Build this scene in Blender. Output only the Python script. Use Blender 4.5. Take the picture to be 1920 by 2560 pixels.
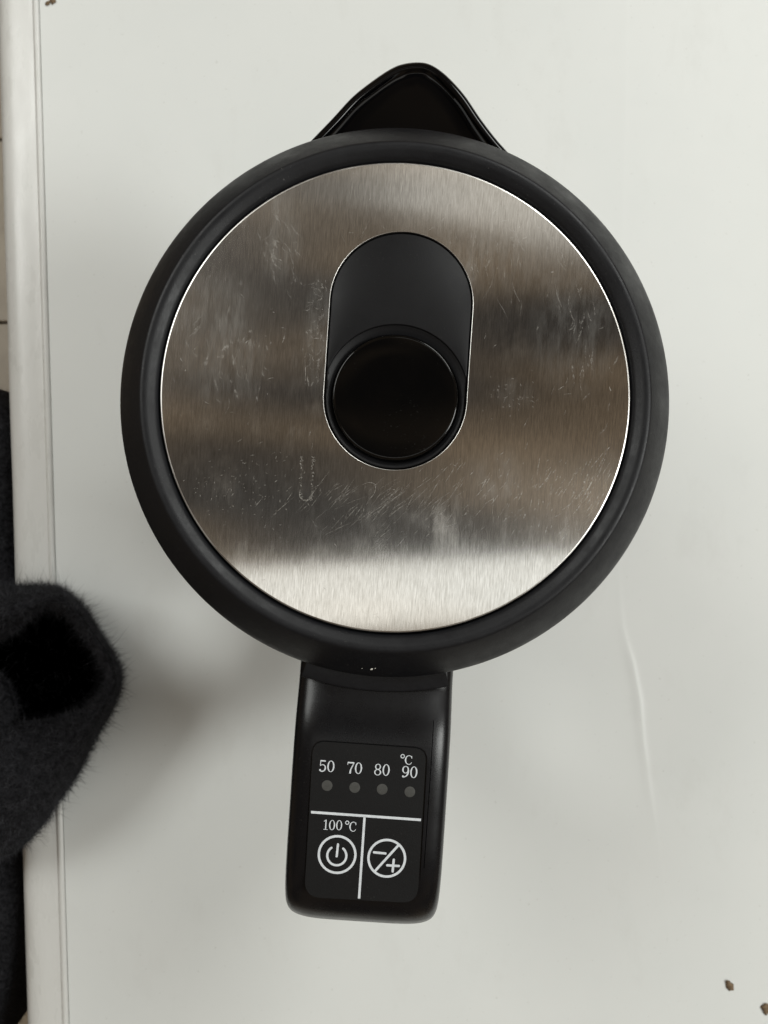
import bpy, bmesh, math, random
from mathutils import Vector, Matrix, noise
R = math.radians
random.seed(7)
scene = bpy.context.scene
for o in list(bpy.data.objects): bpy.data.objects.remove(o)
C = scene.collection

# ---------------------------------------------------------------- camera
H = 0.43          # camera height above the tabletop
F = 2000.0        # focal length in pixels of the 1920 x 2560 photograph
cam_d = bpy.data.cameras.new('camera'); cam = bpy.data.objects.new('camera', cam_d); C.objects.link(cam)
cam_d.sensor_fit = 'VERTICAL'; cam_d.sensor_height = 36.0; cam_d.sensor_width = 27.0
cam_d.lens = 36.0*F/2560.0
cam.location = (0, 0, H); cam.rotation_euler = (0, 0, 0)
cam_d.clip_start = 0.01; cam_d.clip_end = 50
cam_d.dof.use_dof = True; cam_d.dof.focus_distance = 0.233
cam_d.dof.aperture_fstop = cam_d.lens/1.1
scene.camera = cam

# ---------------------------------------------------------------- room tone and lamps
w = bpy.data.worlds.new('World'); scene.world = w; w.use_nodes = True
nt = w.node_tree; nt.nodes.clear()
wo = nt.nodes.new('ShaderNodeOutputWorld'); bg = nt.nodes.new('ShaderNodeBackground')
tc = nt.nodes.new('ShaderNodeTexCoord'); mp = nt.nodes.new('ShaderNodeMapping'); nz = nt.nodes.new('ShaderNodeTexNoise')
cr = nt.nodes.new('ShaderNodeValToRGB')
mp.inputs['Location'].default_value = (8.8, 0.05, 0.0); mp.inputs['Scale'].default_value = (0.35, 1.0, 0.6)
nz.inputs['Scale'].default_value = 9.0; nz.inputs['Detail'].default_value = 2.0
cr.color_ramp.elements[0].position = 0.42; cr.color_ramp.elements[0].color = (0.030, 0.028, 0.027, 1)
cr.color_ramp.elements[1].position = 0.60; cr.color_ramp.elements[1].color = (0.235, 0.175, 0.115, 1)
nt.links.new(tc.outputs['Generated'], mp.inputs['Vector']); nt.links.new(mp.outputs['Vector'], nz.inputs['Vector'])
nt.links.new(nz.outputs['Fac'], cr.inputs['Fac']); nt.links.new(cr.outputs['Color'], bg.inputs['Color'])
bg.inputs['Strength'].default_value = 1.0
nt.links.new(bg.outputs['Background'], wo.inputs['Surface'])

def area(name, loc, target, sx, sy, power, col, spin=0):
    d = bpy.data.lights.new(name, 'AREA'); d.shape = 'RECTANGLE'; d.size = sx; d.size_y = sy
    d.energy = power; d.color = col
    o = bpy.data.objects.new(name, d); C.objects.link(o); o.location = loc
    q = (Vector(target)-Vector(loc)).to_track_quat('-Z', 'Y')
    o.rotation_euler = (q.to_matrix() @ Matrix.Rotation(R(spin), 3, 'Z')).to_euler()
    return o
# long ceiling tube almost overhead, a ceiling panel up and to the right, a window-sized source to the right
area('ceiling_lamp_overhead', (0.45, -0.160, 1.75), (0.45, -0.160, 0), 2.4, 0.150, 1.35, (0.98, 1.0, 0.97), 3)
area('ceiling_lamp_far', (0.42, 0.72, 1.75), (0.42, 0.72, 0), 0.8, 0.26, 0.40, (0.98, 1.0, 0.97), -14)
area('ceiling_lamp_main', (1.15, 1.42, 1.75), (0.05, 0.0, 0), 1.0, 0.7, 21.5, (0.98, 1.0, 0.97))
area('ceiling_lamp_side', (1.50, -0.25, 1.55), (0.05, 0, 0), 0.6, 0.8, 21.5, (0.98, 1.0, 0.97))
area('fill_light_left', (-1.35, 0.95, 1.75), (-0.05, 0, 0), 1.2, 0.7, 17.5, (0.98, 1.0, 0.97))  # added fill from the left that softens the shadows, not a known lamp

vs = scene.view_settings
vs.view_transform = 'Standard'; vs.look = 'None'; vs.gamma = 1; vs.use_curve_mapping = False; vs.exposure = 0.0

# ---------------------------------------------------------------- helpers
def P(px, py, z=0.0):
    """point of the place seen at photograph pixel (px, py), at height z above the table"""
    return Vector(((px-960)/F*(H-z), (1280-py)/F*(H-z), z))

def tag(o, label=None, cat=None, group=None, kind=None):
    if label: o['label'] = label
    if cat: o['category'] = cat
    if group: o['group'] = group
    if kind: o['kind'] = kind
    return o
def empty(name, loc=(0,0,0), rz=0):
    o = bpy.data.objects.new(name, None); C.objects.link(o); o.location = loc; o.rotation_euler = (0,0,rz)
    o.empty_display_size = 0.02
    return o
def sharpen(me, ang=35):
    bm = bmesh.new(); bm.from_mesh(me)
    for f in bm.faces: f.smooth = True
    for e in bm.edges:
        if len(e.link_faces) == 2:
            e.smooth = e.calc_face_angle(0) < R(ang)
    bm.to_mesh(me); bm.free()
def obj(name, verts, faces, mat, parent=None, smooth=35, recalc=True):
    me = bpy.data.meshes.new(name); me.from_pydata([tuple(v) for v in verts], [], faces)
    if recalc:
        bm = bmesh.new(); bm.from_mesh(me); bmesh.ops.recalc_face_normals(bm, faces=bm.faces); bm.to_mesh(me); bm.free()
    if smooth: sharpen(me, smooth)
    o = bpy.data.objects.new(name, me); C.objects.link(o)
    if mat: me.materials.append(mat)
    if parent: o.parent = parent
    return o
def lathe(profile, n=192, a0=0.0, a1=2*math.pi, close=True):
    """profile of (r, z), spun about z"""
    V, Fc = [], []
    full = abs(a1-a0-2*math.pi) < 1e-6
    m = n if full else n+1
    for i in range(m):
        a = a0+(a1-a0)*i/n
        for r, z in profile: V.append((r*math.cos(a), r*math.sin(a), z))
    k = len(profile)
    for i in range(n):
        j = (i+1) % m
        for q in range(k-1):
            Fc.append((i*k+q, j*k+q, j*k+q+1, i*k+q+1))
    if not full:
        Fc.append(tuple(range(k))); Fc.append(tuple(reversed(range(n*k, n*k+k))))
    return V, Fc
def smooth_curve(pts, n):
    """Catmull-Rom resample of points (any dimension) to n+1 points"""
    pts = [Vector(p) for p in pts]
    P0 = [2*pts[0]-pts[1]]+pts+[2*pts[-1]-pts[-2]]
    L = [0]
    for i in range(1, len(pts)): L.append(L[-1]+(pts[i]-pts[i-1]).length)
    out = []
    for k in range(n+1):
        s = L[-1]*k/n
        i = 0
        while i < len(pts)-2 and s > L[i+1]: i += 1
        t = (s-L[i])/max(1e-12, L[i+1]-L[i])
        a, b, c, d = P0[i], P0[i+1], P0[i+2], P0[i+3]
        out.append(0.5*((2*b)+(c-a)*t+(2*a-5*b+4*c-d)*t*t+(3*b-a-3*c+d)*t*t*t))
    return out
def lerp(a, b, t): return a+(b-a)*t
def interp(x, tab):
    if x <= tab[0][0]: return tab[0][1]
    for (a, b), (c, d) in zip(tab, tab[1:]):
        if x <= c:
            t = (x-a)/(c-a); t = t*t*(3-2*t); return b+(d-b)*t
    return tab[-1][1]

# ---------------------------------------------------------------- materials
def mat(name, col, rough=0.5, metal=0.0, spec=0.5, **kw):
    m = bpy.data.materials.new(name); m.use_nodes = True
    b = m.node_tree.nodes['Principled BSDF']
    b.inputs['Base Color'].default_value = (*col, 1); b.inputs['Roughness'].default_value = rough
    b.inputs['Metallic'].default_value = metal; b.inputs['Specular IOR Level'].default_value = spec
    for k, v in kw.items(): b.inputs[k].default_value = v
    return m
def nodes(m): return m.node_tree.nodes, m.node_tree.links, m.node_tree.nodes['Principled BSDF']
def tex_coords(m, scale=(1,1,1), rot=(0,0,0)):
    n, l, b = nodes(m)
    t = n.new('ShaderNodeTexCoord'); mp = n.new('ShaderNodeMapping'); mp.inputs['Scale'].default_value = scale
    mp.inputs['Rotation'].default_value = rot
    l.new(t.outputs['Object'], mp.inputs['Vector']); return mp.outputs['Vector']
def noise_node(m, vec, scale, detail=3, rough=0.55):
    n, l, b = nodes(m); q = n.new('ShaderNodeTexNoise'); q.inputs['Scale'].default_value = scale
    q.inputs['Detail'].default_value = detail; q.inputs['Roughness'].default_value = rough
    l.new(vec, q.inputs['Vector']); return q.outputs['Fac']
def ramp(m, fac, stops):
    n, l, b = nodes(m); r = n.new('ShaderNodeValToRGB'); e = r.color_ramp.elements
    while len(e) < len(stops): e.new(0.5)
    for el, (p, c) in zip(e, stops): el.position = p; el.color = (*c, 1) if len(c) == 3 else c
    l.new(fac, r.inputs['Fac']); return r.outputs['Color']
def bump(m, fac, strength, dist, prev=None):
    n, l, b = nodes(m); q = n.new('ShaderNodeBump'); q.inputs['Strength'].default_value = strength
    q.inputs['Distance'].default_value = dist; l.new(fac, q.inputs['Height'])
    if prev: l.new(prev, q.inputs['Normal'])
    l.new(q.outputs['Normal'], b.inputs['Normal']); return q.outputs['Normal']
def g(v): return (v, v, v)

# matte black plastic of the lid ring and handle: fine grain, faint dust and handling marks
def plastic(name, col, r0, r1, grain, gscale=2600, dust=0.0, spec=0.35):
    m = mat(name, col, r0, 0, spec); n, l, b = nodes(m)
    v = tex_coords(m)
    f1 = noise_node(m, v, 70, 7, 0.75)
    l.new(ramp(m, f1, [(0.3, g(r0)), (0.75, g(r1))]), b.inputs['Roughness'])
    f2 = noise_node(m, v, gscale, 2, 0.5)
    bump(m, f2, grain, 0.00006)
    if dust:
        f3 = noise_node(m, v, 1500, 2, 0.5); f4 = noise_node(m, v, 60, 3, 0.6)
        mu = n.new('ShaderNodeMath'); mu.operation = 'MULTIPLY'
        l.new(ramp(m, f3, [(0.66, g(0)), (0.80, g(1))]), mu.inputs[0]); l.new(ramp(m, f4, [(0.5, g(0)), (0.8, g(1))]), mu.inputs[1])
        mx = n.new('ShaderNodeMix'); mx.data_type = 'RGBA'; mx.inputs['A'].default_value = (*col, 1)
        mx.inputs['B'].default_value = (dust, dust, dust*0.95, 1); l.new(mu.outputs[0], mx.inputs['Factor'])
        l.new(mx.outputs['Result'], b.inputs['Base Color'])
    return m
M_rim = plastic('black_matte_plastic', (0.0070, 0.0074, 0.0092), 0.32, 0.60, 0.6, 2200, 0.16)
M_handle = plastic('black_satin_plastic', (0.0040, 0.0041, 0.0052), 0.22, 0.34, 0.2, 2600, 0.05)
M_pad = plastic('black_soft_plastic', (0.0065, 0.0065, 0.0075), 0.40, 0.50, 0.3, 3000, 0.06, 0.22)
M_panel = plastic('charcoal_membrane', (0.0070, 0.0070, 0.0074), 0.50, 0.62, 0.8, 3200, 0.05, 0.25)
M_gloss = plastic('black_gloss_plastic', (0.0015, 0.0015, 0.0018), 0.05, 0.10, 0.02, 1500, 0.0, 0.3)
M_button = plastic('black_gloss_button', (0.0015, 0.0014, 0.0014), 0.06, 0.13, 0.02, 1500, 0.05, 0.4)
M_print = mat('pale_grey_print', (0.50, 0.53, 0.55), 0.5)
n, l, b = nodes(M_print); v = tex_coords(M_print)
l.new(ramp(M_print, noise_node(M_print, v, 900, 3), [(0.3, (0.60, 0.63, 0.66)), (0.7, (0.72, 0.75, 0.78))]), b.inputs['Base Color'])
M_dot = mat('smoked_lens', (0.060, 0.060, 0.056), 0.5)
n, l, b = nodes(M_dot); v = tex_coords(M_dot)
l.new(ramp(M_dot, noise_node(M_dot, v, 1500, 2), [(0.3, (0.050, 0.050, 0.046)), (0.7, (0.068, 0.068, 0.064))]), b.inputs['Base Color'])

KROT = R(-3.8)
ZL = 0.199                           # height of the steel lid plate
kc = P(988, 994, ZL)
KR = Matrix.Rotation(-KROT, 3, 'Z')
def K(px, py, z):
    p = P(px, py, z); return KR @ Vector((p.x-kc.x, p.y-kc.y, p.z))

# smear centre and half sizes in photograph pixels, hollow centre, strength
SMEARS = [(1240,1190,85,80,0.35,0.09), (540,760,120,95,0.8,0.16), (560,900,130,130,0.9,0.15), (700,600,60,120,0.9,0.16), (800,830,50,170,0.9,0.15),
          (1200,600,260,150,1.0,0.13), (1440,820,130,190,1.0,0.12), (1285,985,60,45,0.8,0.07), (640,470,220,80,0.8,0.06), (600,1240,230,110,1.0,0.03), (1330,1270,200,110,1.0,0.03)]
# brushed steel: grain runs along the kettle axis
def steel(name, rough, aniso, brush):
    m = mat(name, (0.60, 0.575, 0.54), rough, 1.0); n, l, b = nodes(m)
    v = tex_coords(m)
    vb = tex_coords(m, (1, 0.075, 1))
    fb = noise_node(m, vb, 3600, 4, 0.65)
    fs = noise_node(m, v, 38, 5, 0.62)
    # handling marks change the gloss
    vs_ = tex_coords(m, (1, 0.35, 1)); fw = noise_node(m, vs_, 110, 4, 0.7)
    mu = n.new('ShaderNodeMath'); mu.operation = 'MULTIPLY'
    l.new(ramp(m, fs, [(0.46, g(0)), (0.66, g(1))]), mu.inputs[0]); l.new(ramp(m, fw, [(0.48, g(0)), (0.66, g(1))]), mu.inputs[1])
    ad = n.new('ShaderNodeMath'); ad.operation = 'MULTIPLY_ADD'; ad.inputs[1].default_value = 0.06; ad.inputs[2].default_value = rough
    l.new(mu.outputs[0], ad.inputs[0]); l.new(ad.outputs[0], b.inputs['Roughness'])
    l.new(ramp(m, fb, [(0.3, (0.46, 0.44, 0.405)), (0.7, (0.72, 0.70, 0.665))]), b.inputs['Base Color'])
    b.inputs['Anisotropic'].default_value = aniso
    t = n.new('ShaderNodeCombineXYZ'); t.inputs[0].default_value = math.cos(KROT); t.inputs[1].default_value = math.sin(KROT)
    l.new(t.outputs[0], b.inputs['Tangent'])
    bump(m, fb, brush, 0.00002)
    # greasy smears: thin pale film with soft edges
    tco = n.new('ShaderNodeTexCoord'); acc = None
    for (sx, sy, rx, ry, inner, s_) in SMEARS:
        s_ *= 0.75
        q = K(sx, sy, ZL); mpn = n.new('ShaderNodeMapping'); mpn.vector_type = 'TEXTURE'
        mpn.inputs['Location'].default_value = (q.x, q.y, ZL); mpn.inputs['Scale'].default_value = (rx*.0001155, ry*.0001155, 1)
        l.new(tco.outputs['Object'], mpn.inputs['Vector'])
        ln = n.new('ShaderNodeVectorMath'); ln.operation = 'LENGTH'; l.new(mpn.outputs['Vector'], ln.inputs[0])
        stops = [(0.0, g(s_*inner)), (0.45, g(s_)), (1.0, g(0))]
        r_ = ramp(m, ln.outputs['Value'], stops)
        if acc is None: acc = r_
        else:
            a_ = n.new('ShaderNodeMath'); a_.operation = 'ADD'; l.new(acc, a_.inputs[0]); l.new(r_, a_.inputs[1]); acc = a_.outputs[0]
    vst = tex_coords(m, (1, 0.22, 1)); fst = noise_node(m, vst, 420, 5, 0.7)
    mu2 = n.new('ShaderNodeMath'); mu2.operation = 'MULTIPLY'
    l.new(acc, mu2.inputs[0]); l.new(ramp(m, fst, [(0.40, g(0.08)), (0.68, g(1))]), mu2.inputs[1])
    df = n.new('ShaderNodeBsdfDiffuse'); df.inputs['Color'].default_value = (0.62, 0.61, 0.58, 1)
    ms = n.new('ShaderNodeMixShader'); out = n['Material Output'] if 'Material Output' in n else [x for x in n if x.type == 'OUTPUT_MATERIAL'][0]
    l.new(mu2.outputs[0], ms.inputs[0]); l.new(b.outputs[0], ms.inputs[1]); l.new(df.outputs[0], ms.inputs[2]); l.new(ms.outputs[0], out.inputs['Surface'])
    return m
M_steel = steel('brushed_steel', 0.125, 1.0, 0.13)
M_edge = mat('polished_steel_edge', (0.66, 0.64, 0.61), 0.28, 1.0)
n, l, b = nodes(M_edge); v = tex_coords(M_edge)
l.new(ramp(M_edge, noise_node(M_edge, v, 90, 4), [(0.3, g(0.26)), (0.7, g(0.46))]), b.inputs['Roughness'])

# ---------------------------------------------------------------- table
tx = P(136.5, 1280).x
TROT = R(1.68)
table = tag(empty('table', (tx, 0, 0), TROT), 'white laminate table with a rounded plastic edge along its left side', 'table')
def TL(px, py, z=0.0):
    p = P(px, py, z); p = Vector((p.x-tx, p.y, p.z)); return Matrix.Rotation(-TROT, 3, 'Z') @ p

M_table = mat('white_laminate', (0.74, 0.745, 0.715), 0.34)
n, l, b = nodes(M_table); v = tex_coords(M_table)
f1 = noise_node(M_table, v, 9, 4, 0.6); f2 = noise_node(M_table, v, 140, 4, 0.7); f3 = noise_node(M_table, v, 420, 2, 0.5)
c1 = ramp(M_table, f1, [(0.3, (0.730, 0.748, 0.730)), (0.7, (0.765, 0.778, 0.758))])
c2 = ramp(M_table, f3, [(0.69, g(0)), (0.80, g(0.30))])
mx = n.new('ShaderNodeMix'); mx.data_type = 'RGBA'; mx.inputs['B'].default_value = (0.42, 0.41, 0.37, 1)
mx0 = n.new('ShaderNodeMix'); mx0.data_type = 'RGBA'; mx0.inputs['B'].default_value = (0.60, 0.60, 0.57, 1)
vsc = tex_coords(M_table, (1, 0.5, 1), (0, 0, 0.4))
l.new(c1, mx0.inputs['A']); l.new(ramp(M_table, noise_node(M_table, vsc, 26, 6, 0.72), [(0.56, g(0)), (0.78, g(0.25))]), mx0.inputs['Factor'])
l.new(mx0.outputs['Result'], mx.inputs['A']); l.new(c2, mx.inputs['Factor']); l.new(mx.outputs['Result'], b.inputs['Base Color'])
l.new(ramp(M_table, f2, [(0.3, g(0.46)), (0.7, g(0.52))]), b.inputs['Roughness'])
bn = bump(M_table, noise_node(M_table, v, 9, 2, 0.4), 0.07, 0.002)
bump(M_table, noise_node(M_table, v, 900, 2, 0.5), 0.03, 0.0002, bn)

# tabletop: one sheet with the raised crease that runs down its right half
crease_px = [(1569,-700),(1566,0),(1562,300),(1553,640),(1546,1000),(1545,1300),(1548,1480),(1556,1570),(1582,1660),(1599,1750),(1607,1850),(1620,1950),(1640,2080),(1660,2230),(1680,2400),(1692,2560),(1730,3300)]
crease = sorted([(TL(x, y).y, TL(x, y).x) for x, y in crease_px])
amp_tab = [(TL(1600,y).y, a) for y, a in [(3300,0),(2500,.02),(2300,.05),(2080,.10),(1950,.28),(1860,.50),(1760,.62),(1660,.46),(1580,.20),(1500,.10),(1300,.08),(640,.09),(300,.11),(100,.09),(-700,.05)]]
amp_tab.sort()
def cx(y):
    if y <= crease[0][0]: return crease[0][1]
    for (a, b_), (c, d) in zip(crease, crease[1:]):
        if y <= c: return b_+(d-b_)*(y-a)/(c-a)
    return crease[-1][1]
offs = [-.30,-.2,-.12,-.06,-.03,-.016,-.010,-.007,-.005,-.0038,-.0028,-.002,-.0014,-.0009,-.0005,-.0002,0,.0002,.0005,.0009,.0014,.002,.003,.0045,.007,.012,.03,.08,.2,.44]
ys = [-0.62+1.24*i/300 for i in range(301)]
V, Fc = [], []
for y in ys:
    x0 = cx(y); A = interp(y, amp_tab)*0.001
    for k, o_ in enumerate(offs):
        x = x0+o_ if 0 < k < len(offs)-1 else (0.0 if k == 0 else 0.80)
        if k and k < len(offs)-1: x = max(0.0004*k, x)
        wob = 0.8+0.4*noise.noise(Vector((y*60, 0, 3)))
        wl, wr = 0.0032, 0.0016
        h = 0.75*A*wob*(math.exp(-(o_/wl)**2) if o_ < 0 else math.exp(-(o_/wr)**2))
        V.append((x, y, h))
m_ = len(offs)
for i in range(len(ys)-1):
    for k in range(m_-1): Fc.append((i*m_+k, i*m_+k+1, (i+1)*m_+k+1, (i+1)*m_+k))
top_n = len(V)
V += [(0,-.62,-.028),(.8,-.62,-.028),(.8,.62,-.028),(0,.62,-.028)]
Fc.append((top_n+3, top_n+2, top_n+1, top_n))
Fc.append(tuple([top_n, top_n+1]+[k for k in reversed(range(m_))]))
L_ = (len(ys)-1)*m_
Fc.append(tuple([top_n+2, top_n+3]+[L_+k for k in range(m_)]))
Fc.append(tuple([top_n+3, top_n]+[i*m_ for i in range(len(ys))]))
Fc.append(tuple([top_n+1, top_n+2]+[i*m_+m_-1 for i in reversed(range(len(ys)))]))
obj('tabletop', V, Fc, M_table, table, 40, False)

M_band = mat('white_edge_plastic', (0.70, 0.70, 0.675), 0.28)
n, l, b = nodes(M_band); v = tex_coords(M_band, (1, 0.3, 1))
fa = noise_node(M_band, v, 60, 4, 0.65)
l.new(ramp(M_band, fa, [(0.28, (0.62, 0.62, 0.59)), (0.45, (0.70, 0.70, 0.675)), (0.75, (0.72, 0.72, 0.70))]), b.inputs['Base Color'])
l.new(ramp(M_band, noise_node(M_band, v, 120, 3), [(0.3, g(0.22)), (0.7, g(0.36))]), b.inputs['Roughness'])
bump(M_band, noise_node(M_band, v, 140, 3, 0.6), 0.25, 0.0006)
def sweep_y(profile, name, m, parent, n=160, wob=0.0):
    V, Fc = [], []; k = len(profile)
    for i in range(n+1):
        y = -0.62+1.24*i/n
        dw = wob*noise.noise(Vector((y*14, 1.7, 0)))
        for x, z in profile: V.append((x+dw*min(1, abs(x)/0.004), y, z))
    for i in range(n):
        for q in range(k):
            q2 = (q+1) % k
            Fc.append((i*k+q, (i+1)*k+q, (i+1)*k+q2, i*k+q2))
    Fc.append(tuple(range(k))); Fc.append(tuple(reversed(range(n*k, n*k+k))))
    return obj(name, V, Fc, m, parent, 50)
prof = smooth_curve([(-.0038,-.0003,0),(-.0060,-.0004,0),(-.0100,-.0004,0),(-.0140,-.0010,0),(-.0175,-.0032,0),(-.0198,-.0075,0),(-.0206,-.0140,0),(-.0200,-.0215,0),(-.0170,-.0275,0),(-.010,-.0300,0)], 26)
edge = sweep_y([(-.004+(p.x+.004)*1.38, p.y) for p in prof]+[(-.0040,-.0295)], 'edge_band', M_band, table, 160, 0.0004)
bead = [(-.0046,-.004),(-.0044,-.0008),(-.0037,.0002),(-.0029,.0008),(-.0020,.0010),(-.0012,.0008),(-.0007,.0003),(-.0005,-.0006),(-.0005,-.004)]
sweep_y(bead, 'edge_bead', M_band, table, 160, 0.0)

# ---------------------------------------------------------------- floor, far below the table edge
FZ = -0.75
M_grout = mat('dark_grout', (0.045, 0.040, 0.035), 0.9)
n, l, b = nodes(M_grout); v = tex_coords(M_grout)
l.new(ramp(M_grout, noise_node(M_grout, v, 120, 3), [(0.3, (0.035, 0.03, 0.027)), (0.7, (0.06, 0.052, 0.045))]), b.inputs['Base Color'])
M_tile = mat('beige_tile', (0.42, 0.36, 0.28), 0.4)
n, l, b = nodes(M_tile); v = tex_coords(M_tile)
l.new(ramp(M_tile, noise_node(M_tile, v, 14, 5, 0.65), [(0.3, (0.34, 0.285, 0.215)), (0.7, (0.46, 0.40, 0.31))]), b.inputs['Base Color'])
floor = obj('floor', [(-2.5,-2.5,FZ-.004),(2.5,-2.5,FZ-.004),(2.5,2.5,FZ-.004),(-2.5,2.5,FZ-.004)], [(0,1,2,3)], M_grout, None, 0)
tag(floor, kind='structure')
y_a = P(0, 352, FZ).y; y_b = P(0, 808, FZ).y; ts = y_a-y_b
gj = 0.0035
bmt = bmesh.new(); bmesh.ops.create_cube(bmt, size=1.0)
for vtx in bmt.verts: vtx.co = Vector((vtx.co.x*(ts-gj), vtx.co.y*(ts-gj), vtx.co.z*0.008))
bmesh.ops.bevel(bmt, geom=list(bmt.edges), offset=0.0015, segments=1, affect='EDGES')
tile_me = bpy.data.meshes.new('tile'); bmt.to_mesh(tile_me); bmt.free(); tile_me.materials.append(M_tile)
x_edge = P(-160, 0, FZ).x
for iy in range(-4, 3):
    for ix in range(-2, 3):
        t = bpy.data.objects.new('tile', tile_me); C.objects.link(t); t.parent = floor
        t.location = (x_edge+(ix+0.35)*ts, y_b+(iy+0.5)*ts, FZ+random.uniform(-.0005, .0005))

# ---------------------------------------------------------------- kettle
kettle = tag(empty('electric_kettle', (kc.x, kc.y, 0), KROT),
             'black electric kettle with brushed steel lid, pointed spout and control panel on its handle', 'kettle')
# body down to the table
bp = [(0.0,0.0),(.0745,0.0),(.0765,.002),(.0770,.016),(.0762,.020),(.0755,.021),(.0755,.023),(.0768,.024),(.0772,.03),(.0768,.08),(.0762,.13),(.0760,.172),(.0764,.178),(.0775,.1815),(.0770,.1845),(.06,.1845),(0,.1845)]
V, Fc = lathe(bp); obj('body', V, Fc, M_rim, kettle)
# lid ring: a ridge that falls inward to the plate and outward to the rim
rp = [(.0660,.1945),(.0686,.1945),(.0687,.1980),(.0689,.1983),(.0694,.1989),(.0705,.1996),(.0717,.2002),(.0730,.2003),(.0745,.1996),(.0770,.1979),(.0795,.1957),(.0806,.1945),(.0812,.1934),(.0813,.1922),(.0810,.1908),(.0800,.1898),(.0770,.1885)]
rp = [(p.x, p.y) for p in smooth_curve([(*q,0) for q in rp[3:]], 60)]
rp = [(r*(1+.021*max(0, (r-.0735)/.0078)), z-.005*max(0, (r-.0735)/.0078)) for r, z in rp]
rp = [(0,.1945),(.0686,.1945),(.0687,.1980)]+rp+[(0,.1862)]
V, Fc = lathe(rp, 256)
ring = obj('lid_ring', V, Fc, M_rim, kettle, 45)

# steel plate with stadium-shaped cut-out
SC, SHL, SHW = 0.01355, 0.0344, 0.02065     # cut-out centre offset, half length, half width
def stad(th, off=0.0):
    """distance from the plate centre to the cut-out outline (grown by off) along direction th"""
    hw = SHW+off; d = SHL-SHW
    ux, uy = math.cos(th), math.sin(th); best = None
    lo, hi = 0.0, 0.08
    for _ in range(40):
        r = 0.5*(lo+hi); x, y = r*ux, r*uy-SC
        yy = max(-d, min(d, y))
        if math.hypot(x, y-yy) < hw: lo = r
        else: hi = r
    return lo
N = 288
RP = 0.0680
rings_ = []
spec_ = [lambda t: (stad(t), ZL-.0012), lambda t: (stad(t), ZL-.00016), lambda t: (stad(t, .00006), ZL-.00004), lambda t: (stad(t, .00016), ZL),
         lambda t: (lerp(stad(t, .00016), RP-.0006, .5), ZL), lambda t: (RP-.0006, ZL), lambda t: (RP-.00028, ZL-.00008), lambda t: (RP-.00008, ZL-.00027), lambda t: (RP, ZL-.0009), lambda t: (RP, ZL-.0035)]
V, Fc, mi = [], [], []
for i in range(N):
    th = 2*math.pi*i/N
    for fn in spec_:
        r, z = fn(th); V.append((r*math.cos(th), r*math.sin(th), z))
k = len(spec_)
for i in range(N):
    j = (i+1) % N
    for q in range(k-1):
        Fc.append((i*k+q, i*k+q+1, j*k+q+1, j*k+q)); mi.append(0 if q in (3, 4) else 1)
plate = obj('lid_plate', V, Fc, M_steel, kettle, 6, False)
plate.data.materials.append(M_edge)
for p_, q in zip(plate.data.polygons, mi): p_.material_index = q

# soft black inset with the dished ring round the button
RB = 0.01785
def pad_z(r):
    return interp(r, [(.01835,.1965),(.0186,.1969),(.0188,.19705),(.0200,.1976),(.0208,.19795),(.0211,.19805),(.02125,.19860),(.0214,.19872),(.05,.19872)])
rr = [.01835,.0184,.0185,.0186,.0188,.0192,.0196,.0200,.0204,.0208,.0210,.0211,.02118,.02125,.0213,.0214,.0218]
V, Fc = [], []
for i in range(N):
    th = 2*math.pi*i/N; lim = stad(th, -.00045)
    row = [(min(r, lim-.0003), None) for r in rr]
    row += [(lerp(max(lim-.0003, .0) , max(lim-.0003, 0), 1), None), (lim-.00008, -.00010), (lim, -.0004), (lim, -.0035)]
    for r, dz in row:
        z = pad_z(r) if dz is None else pad_z(lim-.0003)+dz
        V.append((r*math.cos(th), r*math.sin(th), z))
k = len(row)
for i in range(N):
    j = (i+1) % N
    for q in range(k-1): Fc.append((i*k+q, i*k+q+1, j*k+q+1, j*k+q))
bm_pad = obj('button_surround', V, Fc, M_pad, plate, 40, False)
bmx = bmesh.new(); bmx.from_mesh(bm_pad.data); bmesh.ops.remove_doubles(bmx, verts=bmx.verts, dist=1e-7); bmx.to_mesh(bm_pad.data); bmx.free(); sharpen(bm_pad.data, 40)
bpz = .1991
V, Fc = lathe([(0,bpz-.00004),(.006,bpz-.00003),(.012,bpz-.00001),(.0172,bpz),(.0177,bpz-.00003),(.01802,bpz-.00018),(.01818,bpz-.0005),(.01822,bpz-.0012),(.01822,.1955)], 160)
button = obj('release_button', V, Fc, M_button, plate, 60)

# spout: a pointed trough with a raised lip
so = [(765,366),(779,351),(831,297),(881,243),(931,203),(978,172),(1009,160),(1043,156),(1070,159.5),(1097,174),(1128,201),(1163,241),(1201,297),(1240,348),(1279,392),(1292,410)]
so = smooth_curve([(x, y, 0) for x, y in so], 90)
mid = Vector((1022, 420, 0))
rowsp = []
def shrink(p, d):
    """move an outline point inward by d pixels along the local normal"""
    return p
nrm = []
for i, p in enumerate(so):
    t = (so[min(i+1, len(so)-1)]-so[max(i-1, 0)]).normalized(); nrm.append(Vector((-t.y, t.x, 0)))   # points inward (down the picture)
V, Fc = [], []
levels = [('wall', .120), ('wall', .150), ('wall', .172), (0.5, .1850), (-.5, .1880), (0, .1890), (3, .1895), (7, .1898), (13, .18975), (18, .1894), (22, .1890), (28, .1888), (40, .1887), (70, .18865), ('floor', .1886)]
SZ = -.0062
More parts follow.
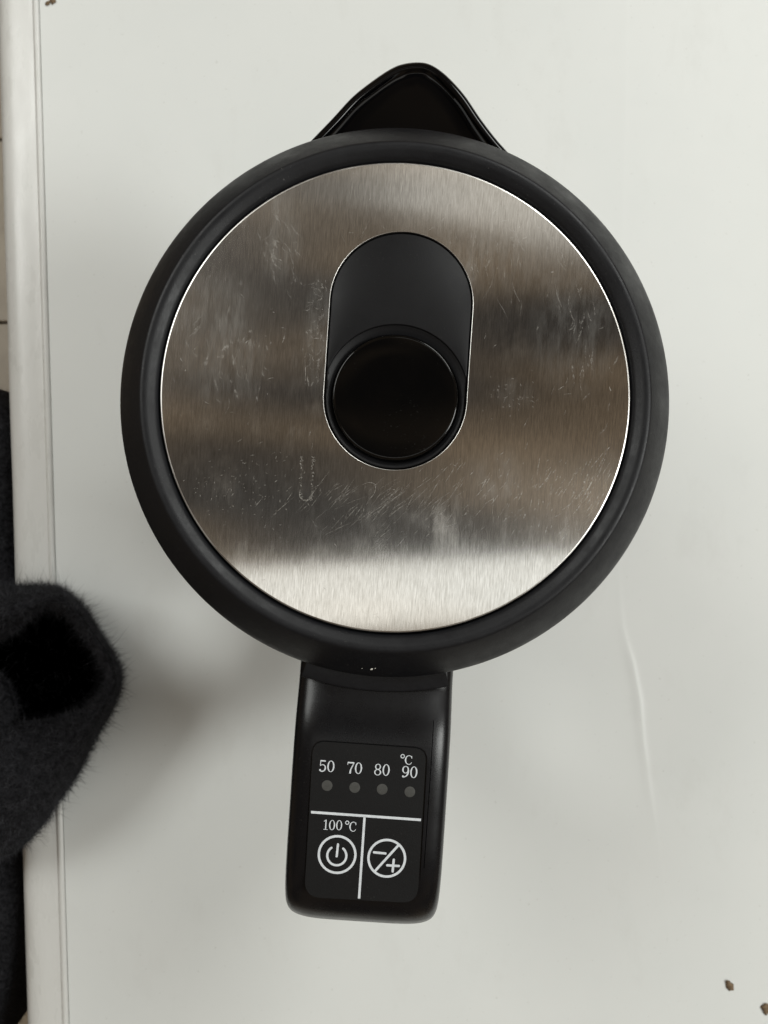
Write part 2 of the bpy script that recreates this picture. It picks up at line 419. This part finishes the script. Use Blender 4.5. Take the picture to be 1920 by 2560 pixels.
for i, p in enumerate(so):
    for d, z in levels:
        if not (d == 'wall'): z += SZ
        if d == 'wall':
            t = (z-.10)/(.187-.10)
            top = K(p.x, p.y, .187); an = math.atan2(top.y, top.x); base = Vector((.0745*math.cos(an), .0745*math.sin(an), 0))
            q = base.lerp(top, t**1.3); V.append((q.x, q.y, z))
        elif d == 'floor':
            e = p.lerp(mid, .72); V.append(tuple(K(e.x, e.y, z-max(0, e.y-185)*.000021)))
        else:
            e = p+nrm[i]*d
            if d >= 20: z -= max(0, e.y-185)*.000021
            V.append(tuple(K(e.x, e.y, z)))
k = len(levels)
for i in range(len(so)-1):
    for q in range(k-1): Fc.append((i*k+q, i*k+q+1, (i+1)*k+q+1, (i+1)*k+q))
c_i = len(V); V.append(tuple(K(1022, 420, .1886+SZ-235*.000021)))
for i in range(len(so)-1): Fc.append((i*k+k-1, c_i, (i+1)*k+k-1))
obj('spout', V, Fc, M_gloss, kettle, 70)

# handle: swept loop with a flat-topped section
path = [(.0700,.1735),(.0800,.1735),(.0870,.1738),(.0930,.1756),(.1000,.1778),(.1100,.1788),(.1250,.1789),(.1400,.1786),(.1480,.1770),(.1532,.1728),(.1556,.1650),(.1560,.1500),(.1540,.1250),(.1480,.1000),(.1390,.0760),(.1250,.0600),(.1050,.0520),(.0740,.0500)]
path = smooth_curve([(s, z, 0) for s, z in path], 90)
ns = 64
HW0 = .02415
V, Fc = [], []
for i, p in enumerate(path):
    t = (path[min(i+1, len(path)-1)]-path[max(i-1, 0)]).normalized()
    nx, nz_ = -t.y, t.x                      # outward normal in the (s, z) plane
    if i < 3: pass
    th_ = .0105; hw = HW0 if i < 52 else lerp(HW0, .018, (i-52)/38)
    for q in range(ns):
        a = 2*math.pi*q/ns; ca, sa = math.cos(a), math.sin(a); e = 2/5.0
        u = math.copysign(abs(ca)**e, ca)*hw; w_ = math.copysign(abs(sa)**e, sa)*th_
        V.append((u, -(p.x+nx*w_), p.y+nz_*w_))
for i in range(len(path)-1):
    for q in range(ns):
        q2 = (q+1) % ns
        Fc.append((i*ns+q, i*ns+q2, (i+1)*ns+q2, (i+1)*ns+q))
Fc.append(tuple(reversed(range(ns)))); Fc.append(tuple(range((len(path)-1)*ns, len(path)*ns)))
handle = obj('handle', V, Fc, M_handle, kettle, 40)

def rounded_poly(c, r, seg=8):
    """round the corners of a polygon given as 2D points"""
    out = []; n = len(c)
    for i in range(n):
        p0, p1, p2 = Vector(c[i-1]), Vector(c[i]), Vector(c[(i+1) % n])
        a = p1+(p0-p1).normalized()*r[i]; b_ = p1+(p2-p1).normalized()*r[i]
        for k in range(seg+1):
            t = k/seg; out.append((1-t)**2*a+2*t*(1-t)*p1+t*t*b_)
    return out
def prism(name, poly, z0, z1, m, parent, bevel=0):
    n = len(poly); V = [(p.x, p.y, z0) for p in poly]+[(p.x, p.y, z1) for p in poly]
    F_ = [tuple(reversed(range(n))), tuple(range(n, 2*n))]+[(i, (i+1) % n, n+(i+1) % n, n+i) for i in range(n)]
    return obj(name, V, F_, m, parent, 35)
ZP = .1889                              # panel height
def pk(px, py): q = K(px, py, ZP); return (q.x, q.y)
corners = [pk(780,1849), pk(1070,1869), pk(1047,2262), pk(757,2246)]
rad = [.0042, .0042, .0052, .0052]
cut_poly = rounded_poly(corners, rad)
cut = prism('recess_cutter', cut_poly, ZP-.0006, ZP+.02, M_handle, kettle)
def strip(a, b, w_):
    a, b = Vector(a), Vector(b); t = (b-a).normalized(); n_ = Vector((-t.y, t.x))*w_/2
    return [a+n_, a-n_, b-n_, b+n_]
cut2 = prism('seam_cutter', strip(pk(1085,1806), pk(1060,2172), .00022), .1850, .25, M_handle, kettle)
for c_ in (cut, cut2):
    md = handle.modifiers.new('cut', 'BOOLEAN'); md.operation = 'DIFFERENCE'; md.solver = 'EXACT'; md.object = c_
dg = bpy.context.evaluated_depsgraph_get()
me2 = bpy.data.meshes.new_from_object(handle.evaluated_get(dg)); handle.modifiers.clear(); handle.data = me2
sharpen(me2, 30)
for c_ in (cut, cut2): bpy.data.objects.remove(c_)

# collar where lid ring and handle meet
col = [(.0770,.170),(.0874,.165),(.0879,.1700),(.0880,.1851),(.0878,.1857),(.0872,.1860),(.0790,.1860),(.0770,.1854)]
V, Fc = lathe(col, 40, R(-90-15.0), R(-90+14.6)); obj('handle_collar', V, Fc, M_rim, handle, 35)

# control panel with its print
panel_poly = rounded_poly([pk(783,1852.5), pk(1066,1872), pk(1043.5,2258.5), pk(760.5,2242.5)], [.0040, .0040, .0050, .0050])
panel = prism('control_panel', panel_poly, ZP-.0012, ZP-.00005, M_panel, kettle)
ZPR = ZP+.00001
def c4(x, y): return Vector((760+x/5.027, 1820+y/5.027))
PT = R(4.0)
def mk(name, polys):
    """flat print from lists of (left, right) pixel pairs along strokes"""
    V, Fc = [], []
    for si, st in enumerate(polys):
        o_ = len(V); zz = ZPR+si*.000006
        for a, b_ in st: V.append(tuple(K(a.x, a.y, zz))); V.append(tuple(K(b_.x, b_.y, zz)))
        for i in range(len(st)-1): Fc.append((o_+2*i, o_+2*i+1, o_+2*i+3, o_+2*i+2))
    o = obj(name, V, Fc, M_print, panel, 0, False)
    me = o.data
    bm = bmesh.new(); bm.from_mesh(me)
    for f in bm.faces:
        if f.normal.z < 0: f.normal_flip()
    bm.to_mesh(me); bm.free()
    return o
def stroke(pts, ws):
    """variable-width stroke through 2D points"""
    n = len(pts); out = []
    closed = (pts[0]-pts[-1]).length < 1e-6
    for i, p in enumerate(pts):
        if closed: a, b_ = pts[(i-1) % (n-1)], pts[(i+1) % (n-1)] if i < n-1 else pts[1]
        else: a, b_ = pts[max(i-1, 0)], pts[min(i+1, n-1)]
        t = (b_-a).normalized(); n_ = Vector((-t.y, t.x))
        w_ = ws if isinstance(ws, (int, float)) else interp(i/(n-1), ws)
        out.append((p+n_*w_/2, p-n_*w_/2))
    return out
def ell(cx_, cy_, rx, ry, a0=0, a1=360, n=40):
    return [Vector((cx_+rx*math.cos(R(a0+(a1-a0)*i/n)), cy_+ry*math.sin(R(a0+(a1-a0)*i/n)))) for i in range(n+1)]
def ellring(cx_, cy_, rx, ry, thick, thin, n=40):
    """ring with contrast between sides and top, like a serif nought"""
    o = ell(cx_, cy_, rx, ry, 0, 360, n); i_ = ell(cx_, cy_, rx-thick, ry-thin, 0, 360, n); return list(zip(o, i_))
def cv(pts, n=24): return [Vector((p.x, p.y)) for p in smooth_curve([(x, y, 0) for x, y in pts], n)]
# glyph strokes in a box: x 0..0.62, y 0 (top) .. 1 (bottom)
def glyph(ch):
    if ch == '0': return [ellring(.31,.5,.31,.5,.125,.055)]
    if ch == '8': return [ellring(.31,.25,.26,.25,.10,.055), ellring(.31,.73,.31,.27,.115,.055)]
    if ch == '9': return [ellring(.30,.32,.30,.32,.12,.055), stroke(cv([(.555,.32),(.56,.48),(.50,.70),(.36,.88),(.15,.965),(.06,.93)]), [(0,.10),(.35,.125),(.75,.09),(1,.08)]), list(zip(ell(.10,.90,.075,.075), [Vector((.10,.90))]*41))]
    if ch == '5': return [stroke([Vector((.08,.055)), Vector((.54,.055))], .115), stroke([Vector((.105,.03)), Vector((.085,.50))], .065),
                          stroke(cv([(.085,.50),(.20,.405),(.36,.395),(.50,.50),(.54,.67),(.47,.86),(.30,.965),(.12,.94),(.05,.87)]), [(0,.05),(.25,.07),(.5,.13),(.75,.10),(1,.07)]), list(zip(ell(.085,.86,.08,.08), [Vector((.085,.86))]*41))]
    if ch == '7': return [stroke([Vector((.02,.06)), Vector((.60,.06))], .12), stroke([Vector((.035,.0)), Vector((.02,.26))], .05),
                          stroke(cv([(.575,.08),(.43,.38),(.32,.65),(.27,1.0)]), [(0,.06),(.5,.10),(1,.145)])]
    if ch == '1': return [stroke([Vector((.33,.0)), Vector((.33,.97))], .12), stroke([Vector((.10,.17)), Vector((.33,.05))], .07), stroke([Vector((.10,.975)), Vector((.56,.975))], .05)]
    if ch == 'C': return [stroke(cv([(.60,.26),(.52,.10),(.35,.03),(.16,.14),(.07,.38),(.07,.62),(.16,.86),(.35,.97),(.52,.90),(.61,.74)], 40), [(0,.06),(.1,.06),(.28,.08),(.5,.13),(.72,.08),(.9,.06),(1,.05)]), stroke([Vector((.585,.06)), Vector((.60,.32))], .055)]
def place(ch, cx_, cy_, h, wd):
    ctr = c4(cx_, cy_); out = []
    def tr(p):
        x = (p.x-.31)/.62*wd/5.027; y = (p.y-.5)*h/5.027
        return ctr+Vector((x*math.cos(PT)-y*math.sin(PT), x*math.sin(PT)+y*math.cos(PT)))
    return [[(tr(a), tr(b_)) for a, b_ in st] for st in glyph(ch)]
def ringc(x, y, r, w_): 
    c_ = c4(x, y); return list(zip(ell(c_.x, c_.y, (r+w_/2)/5.027, (r+w_/2)/5.027, 0, 360, 72), ell(c_.x, c_.y, (r-w_/2)/5.027, (r-w_/2)/5.027, 0, 360, 72)))
def bar(x0, y0, x1, y1, w_, rnd=True):
    a, b_ = c4(x0, y0), c4(x1, y1); w_ /= 5.027; st = [stroke([a, b_], w_)]
    if rnd:
        for e in (a, b_): st.append(list(zip(ell(e.x, e.y, w_/2, w_/2, 0, 360, 20), [e]*21)))
    return st
for txt, a, b_ in (('50',(237,477),(338,482)), ('70',(588,500),(685,506)), ('80',(928,523),(1032,528)), ('90',(1277,550),(1380,556))):
    mk('printed_number', place(txt[0], *a, 145, 88)+place(txt[1], *b_, 145, 90))['label'] = 'number %s printed in pale grey' % txt
mk('printed_unit', [ringc(1240,355,22,10)]+place('C', 1312, 402, 118, 88))
mk('printed_number', place('1',272,1215,126,72)+place('0',353,1220,126,76)+place('0',442,1222,126,76)+[ringc(543,1190,21,10)]+place('C',612,1240,124,84))['label'] = '100 degrees marking in pale grey'
mk('divider_line', bar(88,1057,1470,1155,32,False))
mk('divider_line', bar(761,1118,692,2143,30,False))
ci = c4(412, 1605); arc = ell(ci.x, ci.y, 120/5.027, 120/5.027, -52+4, 232+4, 60)
pw = [ringc(416,1590,230,30), stroke(arc, 28/5.027)]
for e in (arc[0], arc[-1]): pw.append(list(zip(ell(e.x, e.y, 14/5.027, 14/5.027, 0, 360, 20), [e]*21)))
mk('power_symbol', pw+bar(427,1462,411,1612,28))
mk('plus_minus_symbol', [ringc(1040,1637,230,30)]+bar(1188,1472,892,1798,30,False)+bar(880,1562,1023,1577,29)+bar(1046,1725,1193,1734,29)+bar(1128,1655,1114,1803,29))
for x, y in ((290,724),(637,748),(982,770),(1330,803)):
    c_ = c4(x, y); ctr = K(c_.x, c_.y, ZPR)
    V, Fc = lathe([(0,.00008),(.0012,.00008),(.0016,.00005),(.00166,-.0001)], 32)
    o = obj('indicator_lamp', [(vx+ctr.x, vy+ctr.y, vz+ZP-.00003) for vx, vy, vz in V], Fc, M_dot, panel, 0)

# fine scratches, dried water marks and lint on the steel plate
M_mark = mat('dried_water_mark', (0.62, 0.60, 0.56), 0.55)
n, l, b = nodes(M_mark); b.inputs['Alpha'].default_value = 0.30
l.new(ramp(M_mark, noise_node(M_mark, tex_coords(M_mark), 1200, 3), [(0.38, g(0.0)), (0.72, g(0.24))]), b.inputs['Alpha'])
M_scr = mat('bright_scratch', (0.85, 0.84, 0.80), 0.42, 1.0)
n, l, b = nodes(M_scr)
l.new(ramp(M_scr, noise_node(M_scr, tex_coords(M_scr), 1500, 3), [(0.35, g(0.05)), (0.7, g(0.5))]), b.inputs['Alpha'])
def onplate(p):
    q = K(p.x, p.y, ZL); r = math.hypot(q.x, q.y); th = math.atan2(q.y, q.x)
    return r < RP-.0015 and r > stad(th)+.001
def marks(name, strokes_, m, dz):
    V, Fc = [], []
    for si, (pts, w_) in enumerate(strokes_):
        if not all(onplate(p) for p in pts): continue
        st = stroke(pts, [(0, w_*.25), (.5, w_), (1, w_*.2)]); o_ = len(V)
        zz = ZL+dz+si*5e-8
        for a, b_ in st: V.append(tuple(K(a.x, a.y, zz))); V.append(tuple(K(b_.x, b_.y, zz)))
        for i in range(len(st)-1): Fc.append((o_+2*i, o_+2*i+1, o_+2*i+3, o_+2*i+2))
    o = obj(name, V, Fc, m, plate, 0); tag(o, kind='stuff'); return o
def wander(x, y, ang, ln, wig, n=6):
    p = Vector((x, y)); out = [p.copy()]; a = ang
    for _ in range(n):
        a += random.gauss(0, wig); p = p+Vector((math.cos(a), math.sin(a)))*ln/n; out.append(p.copy())
    return [Vector((q.x, q.y)) for q in smooth_curve([(q.x, q.y, 0) for q in out], 12)]
S1, S2 = [], []
for _ in range(70): S1.append((wander(random.gauss(560,65), random.gauss(850,85), R(random.gauss(95,12)), min(90, 6*math.exp(random.gauss(1.1,.7))), .2), random.choice((1.2,2,3,5,9))))
for _ in range(30): S1.append((wander(random.gauss(690,28), random.gauss(590,45), R(random.gauss(75,12)), random.uniform(12,55), .25), random.uniform(1.5,4.5)))
for _ in range(70): S1.append((wander(random.gauss(792,14), random.uniform(690,960), R(random.gauss(95,10)), random.uniform(6,30), .4), random.uniform(1.2,4)))
for _ in range(45): S1.append((wander(random.gauss(1180,110), random.gauss(610,70), R(random.gauss(90,8)), random.uniform(15,70), .12), random.uniform(1.2,4)))
for _ in range(50): S1.append((wander(random.gauss(1450,60), random.gauss(800,110), R(random.gauss(95,10)), random.uniform(10,50), .2), random.uniform(1.2,4)))
for _ in range(40): S1.append((wander(random.gauss(1280,35), random.gauss(985,28), R(random.uniform(0,180)), random.uniform(4,14), .6), random.uniform(1.5,3)))
for _ in range(130): S2.append((wander(random.gauss(960,120), random.gauss(1265,45), R(random.gauss(-42,9)), random.uniform(10,80), .03), random.uniform(.5,1.3)))
for _ in range(130): S2.append((wander(random.gauss(1330,110), random.gauss(1250,60), R(random.gauss(-58,14)), random.uniform(6,34), .05), random.uniform(.5,1.5)))
for _ in range(60): S2.append((wander(random.gauss(1480,35), random.gauss(1255,45), R(random.gauss(-60,6)), random.uniform(20,70), .03), random.uniform(.5,1.2)))
for _ in range(130): S2.append((wander(random.gauss(600,90), random.gauss(1230,60), R(random.gauss(-60,40)), random.uniform(2,10), .2), random.uniform(.8,2)))
for _ in range(160): S2.append((wander(random.uniform(420,1560), random.uniform(430,1560), R(random.uniform(0,180)), random.uniform(3,22), .2), random.uniform(.6,1.6)))
# the drip trail and a few single fibres
for _ in range(120):
    yy = random.uniform(1140,1252); S2.append((wander(765+random.choice((-17,17))*random.uniform(.7,1)+(1252-yy)*.03, yy, R(90+random.gauss(0,30)), random.uniform(2,7), .4), random.uniform(.8,2)))
S2.append((cv([(748,1225),(750,1243),(762,1251),(776,1246),(784,1226)], 14), 3.2))
S2.append((cv([(905,1212),(922,1206),(938,1212),(936,1232),(924,1248),(916,1262)], 14), 2.2))
S2.append((cv([(712,832),(710,846),(706,856)], 12), 2.6)); S2.append((cv([(625,851),(616,855),(613,866)], 12), 2.4)); S2.append((cv([(660,916),(664,922),(672,926)], 12), 2.4))
S2.append((cv([(1216,1192),(1211,1204),(1196,1213)], 12), 2.4)); S2.append((cv([(763,960),(764,930),(762,900),(765,880)], 12), 1.6))
marks('water_marks', S1, M_mark, .000012)
marks('scratches', S2, M_scr, .000060)

# chipped white fleck on the ring above the handle
M_fleck = mat('pale_fleck', (0.62, 0.60, 0.54), 0.7)
n, l, b = nodes(M_fleck); l.new(ramp(M_fleck, noise_node(M_fleck, tex_coords(M_fleck), 2500, 2), [(0.3, (.5,.48,.43)), (0.7, (.7,.68,.62))]), b.inputs['Base Color'])
def lump(name, ctr, sx, sy, sz, rz, m, parent=None, seed=0, sub=2, amp=.35):
    bm = bmesh.new(); bmesh.ops.create_icosphere(bm, subdivisions=sub, radius=1)
    for v_ in bm.verts:
        k_ = 1+amp*noise.noise(v_.co*1.4+Vector((seed*3.1, seed, 0))); v_.co = Vector((v_.co.x*sx*k_, v_.co.y*sy*k_, v_.co.z*sz*k_))
    bmesh.ops.rotate(bm, verts=bm.verts, cent=(0,0,0), matrix=Matrix.Rotation(rz, 3, 'Z'))
    me = bpy.data.meshes.new(name); bm.to_mesh(me); bm.free(); me.materials.append(m)
    for p_ in me.polygons: p_.use_smooth = True
    o = bpy.data.objects.new(name, me); C.objects.link(o); o.location = ctr
    if parent: o.parent = parent
    return o
for x, y, s in ((929,1673,.00042),(938,1671,.00018),(905,1671,.00014)):
    lump('paint_fleck', K(x, y, .1955), s, s*.6, s*.35, .5, M_fleck, ring, x)

# ---------------------------------------------------------------- brown flecks on the table
M_crumb = mat('brown_crumb', (0.16, 0.105, 0.055), 0.8)
n, l, b = nodes(M_crumb)
l.new(ramp(M_crumb, noise_node(M_crumb, tex_coords(M_crumb), 900, 3), [(0.3, (.10,.065,.035)), (0.7, (.22,.15,.085))]), b.inputs['Base Color'])
def crumb(px, py, sx, sy, ang, label, seed):
    o = lump('crumb', P(px, py, .0004)+Vector((0,0,.0)), sx, sy, .0006, ang, M_crumb, None, seed, 2, .75)
    return tag(o, label, 'crumb', 'brown crumbs on the tabletop')
crumb(1825, 2465, .0033, .0017, R(-62), 'slim brown crumb lying whole on the white table near the lower right corner', 1)
crumb(1914, 2521, .0021, .0029, R(5), 'rounded brown crumb cut off by the right edge of the photo', 2)
c3 = empty('crumb', P(128, 4, 0)); tag(c3, 'two-lobed brown crumb beside the white table edge at the top left', 'crumb', 'brown crumbs on the tabletop')
lump('lobe', (-.0017,-.0010,.0004), .0017, .0010, .0006, R(40), M_crumb, c3, 5)
lump('lobe', (.0011,.0006,.0004), .0016, .0021, .0007, R(-10), M_crumb, c3, 6)

# ---------------------------------------------------------------- black fleece garment over the table edge
M_fleece = mat('black_fleece', (0.010, 0.010, 0.012), 0.95, 0, 0.1)
n, l, b = nodes(M_fleece); v = tex_coords(M_fleece)
ff = noise_node(M_fleece, v, 420, 4, 0.7)
l.new(ramp(M_fleece, ff, [(0.35, (.005,.005,.006)), (0.7, (.030,.030,.034))]), b.inputs['Base Color'])
bump(M_fleece, ff, 1.0, 0.0015)
M_nap = mat('fleece_fibre', (0.016, 0.016, 0.019), 0.9, 0, 0.15)
n, l, b = nodes(M_nap); l.new(ramp(M_nap, noise_node(M_nap, tex_coords(M_nap), 200, 3), [(0.3, (.010,.010,.012)), (0.75, (.080,.080,.088))]), b.inputs['Base Color'])
jacket = tag(empty('fleece_jacket', P(60, 1800, 0)), 'black fuzzy fleece jacket, its sleeve resting over the white table edge', 'jacket')
jo = jacket.location.copy()

def resample_closed(poly, n):
    pts = [Vector((x, y, 0)) for x, y in poly]; m = len(pts)
    L = [0]
    for i in range(m): L.append(L[-1]+(pts[(i+1) % m]-pts[i]).length)
    out = []
    for k in range(n):
        s = L[-1]*k/n; i = 0
        while s > L[i+1]: i += 1
        t = (s-L[i])/(L[i+1]-L[i]); a, b_, c_, d = pts[i-1], pts[i], pts[(i+1) % m], pts[(i+2) % m]
        out.append(0.5*((2*b_)+(c_-a)*t+(2*a-5*b_+4*c_-d)*t*t+(3*b_-a-3*c_+d)*t*t*t))
    return out
# both outlines start at the far left middle and run clockwise in the photo; matched in number of control points
outer_px = [(-420,1790),(-380,1600),(-260,1500),(-120,1468),(0,1466),(80,1464),(150,1470),(205,1520),(248,1590),(285,1650),(300,1705),(280,1765),(235,1850),(195,1935),(155,1995),(105,2065),(50,2120),(-40,2155),(-150,2160),(-300,2070),(-390,1930)]
inner_px = [(-190,1730),(-170,1680),(-130,1640),(-70,1618),(0,1600),(48,1572),(100,1524),(160,1530),(212,1590),(252,1650),(270,1700),(250,1735),(215,1765),(170,1785),(130,1796),(90,1800),(55,1802),(10,1800),(-60,1795),(-120,1780),(-170,1755)]
NP = 220
OU = []; IN = []
for k in range(NP):
    u = k*len(outer_px)/NP; i = int(u); t = u-i; m = len(outer_px)
    for src, dst in ((outer_px, OU), (inner_px, IN)):
        a, b_, c_, d = [Vector((*src[(i+q) % m], 0)) for q in (-1, 0, 1, 2)]
        dst.append(0.5*((2*b_)+(c_-a)*t+(2*a-5*b_+4*c_-d)*t*t+(3*b_-a-3*c_+d)*t*t*t))
levels = [(-.10,.004,1),(-.03,.012,1),(.0,.022,1),(.10,.036,1),(.25,.047,1),(.42,.053,1),(.60,.053,1),(.76,.048,1),(.90,.039,1),(1.0,.030,1),(1.02,.016,1),(1.06,.004,1)]
V, Fc = [], []
inc = Vector((40, 1690, 0))
for k in range(NP):
    for t, z, _ in levels:
        if t <= 1.0: p = OU[k].lerp(IN[k], t)
        else: p = IN[k].lerp(inc, (t-1)*2.2)
        if t < 0: p = OU[k].lerp(IN[k], -t*.8)
        q = P(p.x, p.y, z)
        d_ = noise.noise(q*28)*.0035+noise.noise(q*75)*.0014
        q = q+Vector((0, 0, d_ if z > .01 else 0))
        q.x += noise.noise(q*60+Vector((9,0,0)))*.0010
        V.append(tuple(q-jo))
k_ = len(levels)
cut_l = 9
Fs, Fl = [], []
for i in range(NP):
    j = (i+1) % NP
    for q in range(k_-1): (Fs if q < cut_l else Fl).append((i*k_+q, j*k_+q, j*k_+q+1, i*k_+q+1))
Fs.append(tuple(i*k_ for i in range(NP))); Fl.append(tuple(i*k_+k_-1 for i in reversed(range(NP))))
def clean(o):
    bm = bmesh.new(); bm.from_mesh(o.data); bmesh.ops.delete(bm, geom=[v_ for v_ in bm.verts if not v_.link_faces], context='VERTS'); bm.to_mesh(o.data); bm.free()
sleeve = obj('sleeve', V, Fs, M_fleece, jacket, 180); clean(sleeve)
M_inside_shade = mat('black_inside_shade', (0.0015, 0.0015, 0.0018), 0.9, 0, 0.05)  # sleeve interior blacker than the fleece: deep shade put into the colour
n, l, b = nodes(M_inside_shade); bump(M_inside_shade, noise_node(M_inside_shade, tex_coords(M_inside_shade), 200, 3), 0.6, 0.001)
sleeve_shaded_inside = obj('sleeve_shaded_inside', V, Fl, M_inside_shade, sleeve, 180); clean(sleeve_shaded_inside)
# inner fold of lining seen in the opening
V, Fc = [], []
fold = [(-150,1650),(-60,1668),(5,1690),(30,1735),(48,1792)]
fc = smooth_curve([(x, y, 0) for x, y in fold], 30)
for p in fc:
    for dx, dy, z in ((0,0,.010),(1,-1,.024),(-4,3,.031),(-14,10,.035),(-40,26,.036),(-90,60,.030),(-95,62,.006)):
        q = P(p.x+dx, p.y+dy, z); q.z += noise.noise(q*60)*.002; V.append(tuple(q-jo))
for i in range(30):
    for q in range(6): Fc.append((i*7+q, (i+1)*7+q, (i+1)*7+q+1, i*7+q+1))
Fc.append(tuple(range(7))); Fc.append(tuple(30*7+q for q in reversed(range(7))))
for i in range(30): Fc.append((i*7+6, (i+1)*7+6, (i+1)*7, i*7))
lining = obj('lining_fold', V, Fc, M_fleece, jacket, 180)

# body of the jacket hanging beside the table, lower than the edge
body_px = [(-520,1500),(-480,1150),(-300,985),(-120,972),(20,985),(64,1060),(86,1200),(96,1400),(110,1700),(112,1950),(98,2100),(80,2195),(76,2260),(70,2340),(56,2420),(30,2520),(-20,2640),(-140,2800),(-330,2780),(-480,2500),(-530,2000)]
BD = resample_closed(body_px, 200)
ctr = Vector((-210, 1850, 0))
lv = [(0,-.42),(.0,-.30),(.0,-.20),(.0,-.07),(.01,-.045),(.03,-.030),(.08,-.020),(.40,-.016),(.7,-.02),(1.0,-.02)]
V, Fc = [], []
for p in BD:
    for t, z in lv:
        a = p.lerp(ctr, t); zz = z if z > -.10 else -.08
        q = P(a.x, a.y, min(zz, -.02)); q.z = z
        q += Vector((noise.noise(q*18)*.004, noise.noise(q*18+Vector((5,0,0)))*.004, noise.noise(q*22)*.012*(1 if t > .03 else 0)))
        if q.z > -.012: q.z = -.012
        V.append(tuple(q-jo))
k_ = len(lv); nb = len(BD)
for i in range(nb):
    j = (i+1) % nb
    for q in range(k_-1): Fc.append((i*k_+q, j*k_+q, j*k_+q+1, i*k_+q+1))
Fc.append(tuple(i*k_ for i in range(nb)))
torso = obj('torso', V, Fc, M_fleece, jacket, 180)

def nap(src, parent, count, ln, wd, name, curl=.8):
    """loose fibres standing off the cloth"""
    me = src.data; me.calc_loop_triangles(); tri = [t for t in me.loop_triangles]
    ar = []; tot = 0
    for t in tri: tot += t.area; ar.append(tot)
    import bisect
    V, Fc = [], []
    for _ in range(count):
        t = tri[bisect.bisect(ar, random.random()*tot) % len(tri)]
        a, b_, c_ = [me.vertices[i].co for i in t.vertices]; u, w_ = random.random(), random.random()
        if u+w_ > 1: u, w_ = 1-u, 1-w_
        p = a+(b_-a)*u+(c_-a)*w_
        wp = p+jo
        px = 960+wp.x/(H-wp.z)*F
        if px < -40 or wp.z < -.16: continue
        d = (t.normal*1.0+Vector((random.gauss(0,curl), random.gauss(0,curl), random.gauss(0,curl)))).normalized()
        s = d.cross(Vector((random.gauss(0,1), random.gauss(0,1), random.gauss(0,1)))).normalized()
        L_ = ln*random.uniform(.4,1.25)*(2.3 if random.random() < .08 else 1); bend = Vector((random.gauss(0,1), random.gauss(0,1), random.gauss(0,1)))*L_*.35
        m1 = p+d*L_*.5+bend*.3; e = p+d*L_+bend; o_ = len(V)
        V += [tuple(p+s*wd/2), tuple(p-s*wd/2), tuple(m1+s*wd*.4), tuple(m1-s*wd*.4), tuple(e)]
        Fc += [(o_, o_+1, o_+3, o_+2), (o_+2, o_+3, o_+4)]
    o = obj(name, V, Fc, M_nap, parent, 0, False); tag(o, kind='stuff'); return o
nap(sleeve, sleeve, 75000, .0037, .00013, 'sleeve_nap')
nap(lining, lining, 5000, .0028, .00013, 'lining_nap')
nap(torso, torso, 26000, .0032, .00016, 'torso_nap')
